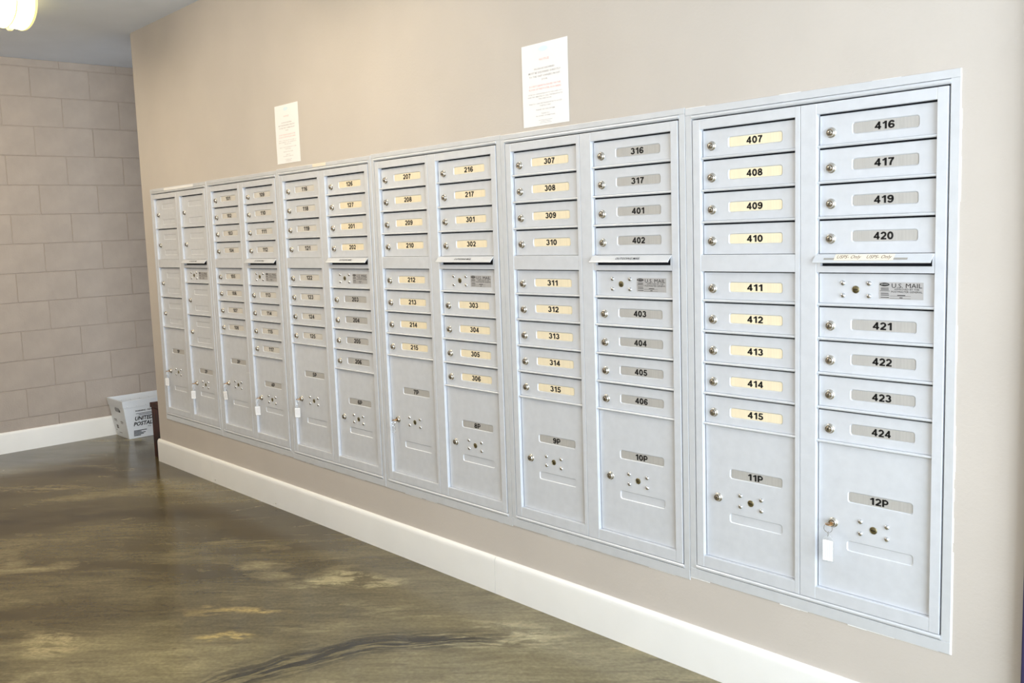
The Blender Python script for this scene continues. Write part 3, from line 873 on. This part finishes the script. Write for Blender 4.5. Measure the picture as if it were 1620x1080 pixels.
# ------------------------------------------------------------------ keys left in the parcel locks
def key_set(num, label, yaw=0.0, lean=0.0, clear=False, tag_yaw=0.7, length=0.062):
    p = LOCK_POS[num]
    t = thing('tagged_key', label, 'key', (p.x, p.y - 0.0105, p.z), yaw, 'keys hanging in the parcel locks')
    b = bmesh.new()
    add_box(b, -0.0008, 0.0008, -0.006, 0.0008, -0.0035, 0.0035)          # blade
    # flat bow, an oval plate lying level
    n = 18
    for zz in (0,):
        top = [b.verts.new((0.0105 * math.cos(2*math.pi*k/n), -0.0125 + 0.0105 * math.sin(2*math.pi*k/n), 0.0011)) for k in range(n)]
        bot = [b.verts.new((v.co.x, v.co.y, -0.0011)) for v in top]
        b.faces.new(top); b.faces.new(bot[::-1])
        for k in range(n): b.faces.new((top[k], bot[k], bot[(k+1) % n], top[(k+1) % n]))
    obj('key_blank', b, M_keybrass, t, bevel=0.0004)
    b = bmesh.new(); n = 22; rr = 0.0120
    cx, cy, cz = 0.0, -0.0185, -rr + 0.0025
    add_tube(b, [(cx + rr * math.cos(2*math.pi*k/n), cy + 0.001 * math.sin(2*math.pi*k/n), cz + rr * math.sin(2*math.pi*k/n)) for k in range(n)], 0.0007, 6, True)
    obj('key_ring', b, M_chrome, t, smooth=True)
    # short chain link then the tag
    b = bmesh.new(); n = 14
    add_tube(b, [(0.0006 * math.sin(2*math.pi*k/n), cy + 0.0035 * math.cos(2*math.pi*k/n), cz - rr - 0.0045 + 0.0062 * math.sin(2*math.pi*k/n)) for k in range(n)], 0.0008, 6, True)
    obj('chain_link', b, M_chrome, t, smooth=True)
    zt = cz - rr - 0.0095
    w_ = 0.0145 if not clear else 0.007
    ln = length if not clear else 0.024
    # clear holder: pierced shoulder narrowing to the loop
    b = bmesh.new()
    out = [(-w_, -ln), (w_, -ln), (w_, -0.012), (0.004, 0.002), (-0.004, 0.002), (-w_, -0.012)]
    f = [b.verts.new((x, -0.0014, z)) for x, z in out]; k2 = [b.verts.new((x, 0.0014, z)) for x, z in out]
    b.faces.new(f); b.faces.new(k2[::-1])
    for i in range(6): b.faces.new((f[i], k2[i], k2[(i+1) % 6], f[(i+1) % 6]))
    h = obj('tag_holder', b, M_clear, t)
    h.location = (cx, cy, zt); h.rotation_euler = (0, lean, tag_yaw)
    if not clear:
        b = bmesh.new(); add_box(b, -w_ + 0.0012, w_ - 0.0012, -0.0021, -0.0015, -ln + 0.003, -0.0125)
        add_box(b, -w_ + 0.0012, w_ - 0.0012, 0.0015, 0.0021, -ln + 0.003, -0.0125)
        obj('tag_paper', b, M_paper, h)
        b = bmesh.new()
        for k in range(9):
            x = -w_ + 0.005 + k * 0.0024
            add_box(b, x, x + 0.0005, -0.00235, -0.0021, -ln + 0.008 + (k * 7 % 5) * 0.001, -0.018)
        obj('tag_writing', b, M_lightgrey, h)
    return t
key_set('1P', 'brass key with slim white tag hanging in parcel lock 1P', tag_yaw=0.55)
key_set('2P', 'brass key with white tag hanging in parcel lock 2P', tag_yaw=0.75)
key_set('3P', 'brass key with leaning white tag hanging in parcel lock 3P', lean=-0.12, tag_yaw=0.35)
key_set('4P', 'brass key with white tag hanging in parcel lock 4P', lean=-0.03, tag_yaw=0.8)
key_set('5P', 'brass key with white tag hanging in parcel lock 5P', tag_yaw=0.7)
key_set('7P', 'brass key with small clear tag hanging in parcel lock 7P', clear=True, tag_yaw=0.5)
key_set('12P', 'brass key with white tag hanging in parcel lock 12P', tag_yaw=0.15, length=0.073)

# ------------------------------------------------------------------ notices taped to the wall
NOTICE = [  # text, height fraction from top, width fraction, ink
    ('NOTICE', 0.200, 0.21, 0.026, M_redink),
    ('PACKAGE DELIVERIES', 0.307, 0.44, 0.020, M_lightgrey),
    ('MUST BE DELIVERED DIRECTLY', 0.352, 0.70, 0.022, M_lightgrey),
    ("TO THE UNIT OWNER'S FRONT", 0.397, 0.67, 0.022, M_lightgrey),
    ('DOOR', 0.440, 0.12, 0.020, M_lightgrey),
    ('DO NOT LEAVE PACKAGES ON THE', 0.512, 0.68, 0.022, M_redink),
    ('FLOOR OF THE POSTAL BOX AREAS', 0.552, 0.70, 0.022, M_redink),
    ('AFTER YOU GAIN ENTRANCE TO THE LOBBY, YOU', 0.612, 0.74, 0.014, M_lightgrey),
    ('HAVE TWO MINUTES TO CALL THE ELEVATOR TO', 0.642, 0.76, 0.014, M_lightgrey),
    ('THE LOBBY FLOOR', 0.672, 0.28, 0.014, M_lightgrey),
    ('THEN YOU CAN USE THE ELEVATOR TO ACCESS', 0.727, 0.72, 0.014, M_lightgrey),
    ('THE FLOORS', 0.757, 0.24, 0.014, M_lightgrey),
    ('PLEASE USE THIS SYSTEM', 0.803, 0.40, 0.014, M_lightgrey),
    ('THANK YOU', 0.853, 0.18, 0.013, M_lightgrey),
    ('ALL BOARD OF DIRECTORS', 0.880, 0.42, 0.013, M_lightgrey),
]
def notice(label, corners, yc):
    """corners: lower-left x, z of a letter sheet"""
    x, z = corners
    pw, ph = 0.2159, 0.2794
    t = thing('notice_sheet', label, 'notice', (x, WALL_Y, z), 0, 'notices above the mailboxes')
    b = bmesh.new(); nx, nz = 6, 8
    fr = [[b.verts.new((pw * i / nx, -0.0016 - yc * math.sin(math.pi * j / nz) * (0.5 + 0.5 * math.cos(2.2 * i / nx)), ph * j / nz)) for i in range(nx + 1)] for j in range(nz + 1)]
    bk = [[b.verts.new((v.co.x, v.co.y + 0.0004, v.co.z)) for v in row] for row in fr]
    for j in range(nz):
        for i in range(nx):
            b.faces.new((fr[j][i], fr[j][i+1], fr[j+1][i+1], fr[j+1][i])); b.faces.new((bk[j][i], bk[j+1][i], bk[j+1][i+1], bk[j][i+1]))
    for i in range(nx):
        b.faces.new((fr[0][i], bk[0][i], bk[0][i+1], fr[0][i+1])); b.faces.new((fr[nz][i], fr[nz][i+1], bk[nz][i+1], bk[nz][i]))
    for j in range(nz):
        b.faces.new((fr[j][0], fr[j+1][0], bk[j+1][0], bk[j][0])); b.faces.new((fr[j][nx], bk[j][nx], bk[j+1][nx], fr[j+1][nx]))
    obj('sheet', b, M_paper, t, smooth=True)
    for mt, nm in ((M_lightgrey, 'grey_print'), (M_redink, 'red_print')):
        its = []
        for txt, v, wd, hh, ink in NOTICE:
            if ink is mt:
                its.append((text_mesh(txt, wd * pw, hh * ph, 0.004, res=1), T((pw * 0.5, -0.0022 - yc, ph * (1 - v)))))
        if mt is M_lightgrey:
            br = bmesh.new()
            for v, wd in ((0.935, 0.30), (0.952, 0.22), (0.97, 0.26)):
                add_box(br, pw * (0.5 - wd / 2), pw * (0.5 + wd / 2), -0.0023 - yc, -0.0022 - yc, ph * (1 - v), ph * (1 - v) + 0.0008)
            me = bpy.data.meshes.new('rule'); br.to_mesh(me); br.free(); its.append((me, Matrix.Identity(4)))
        merge_meshes(nm, its, mt, t)
    b = bmesh.new()
    vs = [b.verts.new((pw * 0.48 + 0.022 * math.cos(a), -0.0022 - yc, ph * 0.925 + 0.009 * math.sin(a))) for a in [2*math.pi*k/20 for k in range(20)]]
    b.faces.new(vs)
    obj('letterhead', b, M_blueink, t)
    return t
notice('white notice sheet whose lower edge meets the trim, with readable red heading NOTICE', (3.2701, 1.7693), 0.0006)
notice('slightly warped white notice sheet hung clear of the trim beside the short cream tape', (1.5604, 1.7781), 0.0009)

# ------------------------------------------------------------------ strips of tape and paper on the trim
b = bmesh.new(); add_box(b, 0, 0.40, -0.0008, 0, 0, 0.0145)
o = obj('tape_strip', b, M_paper, loc=(0.206, -0.0004, 1.7215 + 0.0085)); tag(o, 'long white tape strip on the top trim above the unnumbered doors', 'tape')
b = bmesh.new(); add_box(b, 0, 0.112, -0.0008, 0, 0, 0.014)
o = obj('tape_strip', b, M_papertape, loc=(1.880, -0.0004, 1.741)); tag(o, 'short cream tape strip on the top trim above mailbox 126', 'tape')

XL, XR, ZT, ZB = CABS[5]
W_, H_ = XR - XL, ZT - ZB
za = ZB + 0.7075 * H_; zb_ = za - 0.0195
slope = Vector((0, -0.0155, -(za - zb_ - 0.0035))); sl = slope.length; slope.normalize()
n_ = Vector((1, 0, 0)).cross(slope).normalized()
if n_.y > 0: n_ = -n_
fx0, fx1 = XL + R0 * W_, XL + R1 * W_
t = thing('flap_note', 'cream paper note reading USPS- Only, taped to the outgoing mail flap above U.S. MAIL', 'note', (fx0, 0, za))
Rm = Matrix((Vector((1, 0, 0)), -n_, -slope)).transposed().to_4x4()
def on_flap(o, x, s, lift):
    o.matrix_local = T(Vector((x, -0.0005, 0)) + slope * s + n_ * lift) @ Rm
fw = fx1 - fx0
o = box_obj('paper_strip', (-0.158 * 0.49, 0.158 * 0.49, -0.0003, 0.0003, -0.0085, 0.0125), M_papertape, t); on_flap(o, fw * 0.435, 0.0105, 0.0008)
o = box_obj('tape_end', (-0.014, 0.014, -0.0002, 0.0002, -0.003, 0.003), M_tape, t); on_flap(o, fw * 0.435 - 0.092, 0.0135, 0.0006)
o = box_obj('tape_end', (-0.018, 0.018, -0.0002, 0.0002, -0.003, 0.003), M_tape, t); on_flap(o, fw * 0.435 + 0.094, 0.0135, 0.0006)
for dx in (-0.039, 0.040):
    o = link('note_lettering', text_mesh('USPS- Only', 0.064, 0.0150, 0.006, shear=0.2, res=2), M_brownink, t)
    on_flap(o, fw * 0.435 + dx, 0.0092, 0.0013)

# ------------------------------------------------------------------ postal tub by the block wall
def make_tub():
    bx0, bx1, by0, by1 = -1.205, -0.966, 0.114, 0.505
    tx0, tx1, ty0, ty1, h = -1.2225, -0.925, 0.066, 0.555, 0.288
    ox, oy = (bx0 + bx1) / 2, (by0 + by1) / 2
    t = thing('postal_tub', 'open white corrugated plastic postal tub on the floor against the block wall', 'tub', (ox, oy, 0))
    def ring(s, ins, z=None):
        f = lambda a, b_: a + (b_ - a) * s
        z = h * s if z is None else z
        return [(f(bx0, tx0) + ins - ox, f(by0, ty0) + ins - oy, z), (f(bx1, tx1) - ins - ox, f(by0, ty0) + ins - oy, z),
                (f(bx1, tx1) - ins - ox, f(by1, ty1) - ins - oy, z), (f(bx0, tx0) + ins - ox, f(by1, ty1) - ins - oy, z)]
    b = bmesh.new()
    R = [[b.verts.new(p) for p in ring(0, 0)], [b.verts.new(p) for p in ring(1, 0)],
         [b.verts.new(p) for p in ring(1, 0.005)], [b.verts.new(p) for p in ring(0.02, 0.005)]]
    for a, c in zip(R, R[1:]):
        for i in range(4): b.faces.new((a[i], a[(i+1) % 4], c[(i+1) % 4], c[i]))
    b.faces.new(R[0][::-1]); b.faces.new(R[-1])
    obj('tub_body', b, M_tub, t, bevel=0.002)
    # folded rim band, outside and inside
    b = bmesh.new()
    lo, hi = 0.82, 1.0
    A = [b.verts.new(p) for p in ring(lo, -0.0025)]; B = [b.verts.new(p) for p in ring(hi, -0.0025, h + 0.002)]
    Cc = [b.verts.new(p) for p in ring(hi, 0.0075, h + 0.002)]; D_ = [b.verts.new(p) for p in ring(lo, 0.0075)]
    for a, c in ((A, B), (B, Cc), (Cc, D_), (D_, A)):
        for i in range(4): b.faces.new((a[i], a[(i+1) % 4], c[(i+1) % 4], c[i]))
    rim = obj('folded_rim', b, M_tub, t, bevel=0.001)
    # rivets along the rim
    def face_pt(u, s, side, lift=0.0):
        r_ = [Vector(p) for p in ring(s, 0)]
        a, c = {'front': (r_[1], r_[2]), 'left': (r_[0], r_[1]), 'back': (r_[0], r_[3])}[side]
        return a + (c - a) * u
    fy = face_pt(0, 0, 'front'); up_f = (face_pt(0.5, 1, 'front') - face_pt(0.5, 0, 'front')).normalized()
    nf = Vector((0, 1, 0)).cross(up_f).normalized()
    if nf.x < 0: nf = -nf
    for k in range(7):
        p = face_pt(0.06 + 0.147 * k, 0.86, 'front') + nf * 0.0025
        b = bmesh.new(); add_lathe(b, [(0.005, 0.001), (0.005, -0.0005), (0.0025, -0.0022), (0, -0.0025)], 0, 0, 10)
        o = obj('rim_rivet', b, M_tub, t, smooth=True)
        o.matrix_local = T(p) @ Matrix((Vector((0, 1, 0)), -nf, up_f)).transposed().to_4x4()
    for k in range(7):
        p = face_pt(0.06 + 0.147 * k, 0.88, 'back') + Vector((0.0085, 0, 0))
        b = bmesh.new(); add_lathe(b, [(0.005, 0.001), (0.005, -0.0005), (0.0025, -0.0022), (0, -0.0025)], 0, 0, 10)
        o = obj('rim_rivet', b, M_tub, t, smooth=True)
        o.matrix_local = T(p) @ Matrix((Vector((0, 1, 0)), Vector((-1, 0, 0)), Vector((0, 0, 1)))).transposed().to_4x4()
    # print on the front
    items = []
    base = Matrix((Vector((0, 1, 0)), -nf, up_f)).transposed().to_4x4()
    def put(txt, y, s, wd, hh, bold=0.0, shear=0.0, al='LEFT'):
        c = face_pt(0, s, 'front'); c.y = y - oy
        items.append((text_mesh(txt, wd, hh, bold, shear, 2, al), T(c + nf * 0.0009) @ base))
    put('WARNING - NOTICE', 0.160, 0.715, 0.150, 0.0115, 0.03)
    put('UNITED STATES', 0.158, 0.515, 0.272, 0.031, 0.03, 0.2)
    put('POSTAL SERVICE', 0.148, 0.375, 0.298, 0.031, 0.03, 0.2)
    bs = bmesh.new()
    for s, y0, y1, hh in ((0.65, 0.165, 0.42, 0.004), (0.615, 0.185, 0.40, 0.004), (0.585, 0.165, 0.44, 0.0012)):
        add_box(bs, y0 - oy, y1 - oy, 0, 0.0001, -hh / 2 + s * h, hh / 2 + s * h)
    for k, (s, y1) in enumerate(((0.20, 0.245), (0.168, 0.205), (0.136, 0.235), (0.104, 0.222), (0.072, 0.20))):
        add_box(bs, 0.148 - oy, y1 - oy, 0, 0.0001, s * h - 0.0028, s * h + 0.0028)
    me = bpy.data.meshes.new('rules'); bs.to_mesh(me); bs.free()
    p0 = face_pt(0, 0, 'front'); p0.y = 0
    items.append((me, T(p0 + nf * 0.0009) @ base))
    put('FOR', 0.255, 0.275, 0.024, 0.009)
    merge_meshes('tub_print', items, M_ink, t)
    # end face: hand hole and small print
    up_l = (face_pt(0.5, 1, 'left') - face_pt(0.5, 0, 'left')).normalized()
    nl = up_l.cross(Vector((1, 0, 0))).normalized()
    if nl.y > 0: nl = -nl
    bl = Matrix((Vector((1, 0, 0)), -nl, up_l)).transposed().to_4x4()
    b = bmesh.new(); f = [b.verts.new((x, -0.0004, z)) for x, z in rrect(-0.046, 0.046, -0.016, 0.016, 0.014, 5)]; b.faces.new(f)
    kk = [b.verts.new((v.co.x, 0.0004, v.co.z)) for v in f]
    for i in range(len(f)): b.faces.new((f[i], kk[i], kk[(i+1) % len(f)], f[(i+1) % len(f)]))
    o = obj('hand_hole', b, M_tubtape, t); o.matrix_local = T(face_pt(0.55, 0.74, 'left') + nl * 0.001) @ bl
    b = bmesh.new(); f = [b.verts.new((x, -0.0008, z)) for x, z in rrect(-0.012, 0.012, -0.009, 0.009, 0.006, 4)]; b.faces.new(f)
    o = obj('hand_hole_shadow', b, M_black, t); o.matrix_local = T(face_pt(0.70, 0.72, 'left') + nl * 0.0012) @ bl  # flat black patch painted in for the shade inside the hand hole
    b = bmesh.new()
    for u, s, wd, hh in ((0.12, 0.47, 0.05, 0.006), (0.12, 0.43, 0.05, 0.004), (0.62, 0.45, 0.05, 0.006), (0.62, 0.41, 0.04, 0.004), (0.2, 0.30, 0.034, 0.012), (0.2, 0.25, 0.034, 0.012), (0.1, 0.17, 0.012, 0.006), (0.32, 0.13, 0.05, 0.004)):
        x = u * (bx1 - bx0)
        add_box(b, x, x + wd, -0.0002, 0, s * h - hh / 2, s * h + hh / 2)
    o = obj('end_print', b, M_inkgrey, t); o.matrix_local = T(face_pt(0, 0, 'left') + nl * 0.0006) @ bl
make_tub()

# ------------------------------------------------------------------ wooden block behind the wall corner
t = thing('wooden_plinth', 'low dark red-brown wooden plinth standing at the free corner of the mailbox wall', 'plinth', (-0.226, 0.20, 0))
box_obj('plinth_body', (-0.068, 0.072, -0.178, 0.18, 0, 0.335), M_wood, t, bevel=0.004)
box_obj('plinth_top', (-0.078, 0.073, -0.184, 0.186, 0.335, 0.367), M_wood, t, bevel=0.004)

# ------------------------------------------------------------------ ceiling lights
def ceiling_light(label, x, y0, y1, watts):
    yc = (y0 + y1) / 2; hl = (y1 - y0) / 2
    t = thing('ceiling_light', label, 'light', (x, yc, CEIL), 0, 'wrap-around corridor ceiling lights')
    a, dpt = 0.20, 0.12
    def shell(yA, yB, ga, gd, taper=False, n=18):
        b = bmesh.new()
        ys = [yA, yB]
        rings = []
        for y in ys:
            rings.append([b.verts.new((a * ga * math.cos(math.pi * k / n), y, -0.008 - dpt * gd * math.sin(math.pi * k / n) ** 0.8)) for k in range(n + 1)])
        for k in range(n): b.faces.new((rings[0][k], rings[0][k+1], rings[1][k+1], rings[1][k]))
        b.faces.new(rings[0][::-1]); b.faces.new(rings[1])
        b.faces.new((rings[0][0], rings[1][0], rings[1][n], rings[0][n]))
        return b
    box_obj('mounting_plate', (-0.16, 0.16, -hl + 0.03, hl - 0.03, -0.0085, 0), M_base, t)
    obj('diffuser', shell(-hl + 0.006, hl - 0.006, 0.97, 0.955), M_lens, t, smooth=True)
    for s in (-1, 1):
        e = s * hl
        obj('end_rim', shell(min(e, e - s * 0.012), max(e, e - s * 0.012), 1.0, 1.0), M_lamprim, t, smooth=True)
        obj('band', shell(s * (hl - 0.100) - 0.004, s * (hl - 0.100) + 0.004, 0.985, 0.985), M_lamprim, t, smooth=True)
        b = bmesh.new(); add_lathe(b, [(0.018, 0.012), (0.018, -0.004), (0.012, -0.012), (0, -0.014)], 0, 0, 14)
        o = obj('clip_knob', b, M_lamprim, t, smooth=True); o.rotation_euler = (math.radians(90), 0, 0)
        o.location = (-0.02, s * (hl - 0.085), -0.008 - dpt * 0.99)
    return t
ceiling_light('glowing wrap-around ceiling light above the block wall end', 0.25, -1.95, -0.72, 0)
ceiling_light('glowing wrap-around ceiling light over the middle of the corridor', 2.3, -1.78, -0.55, 0)
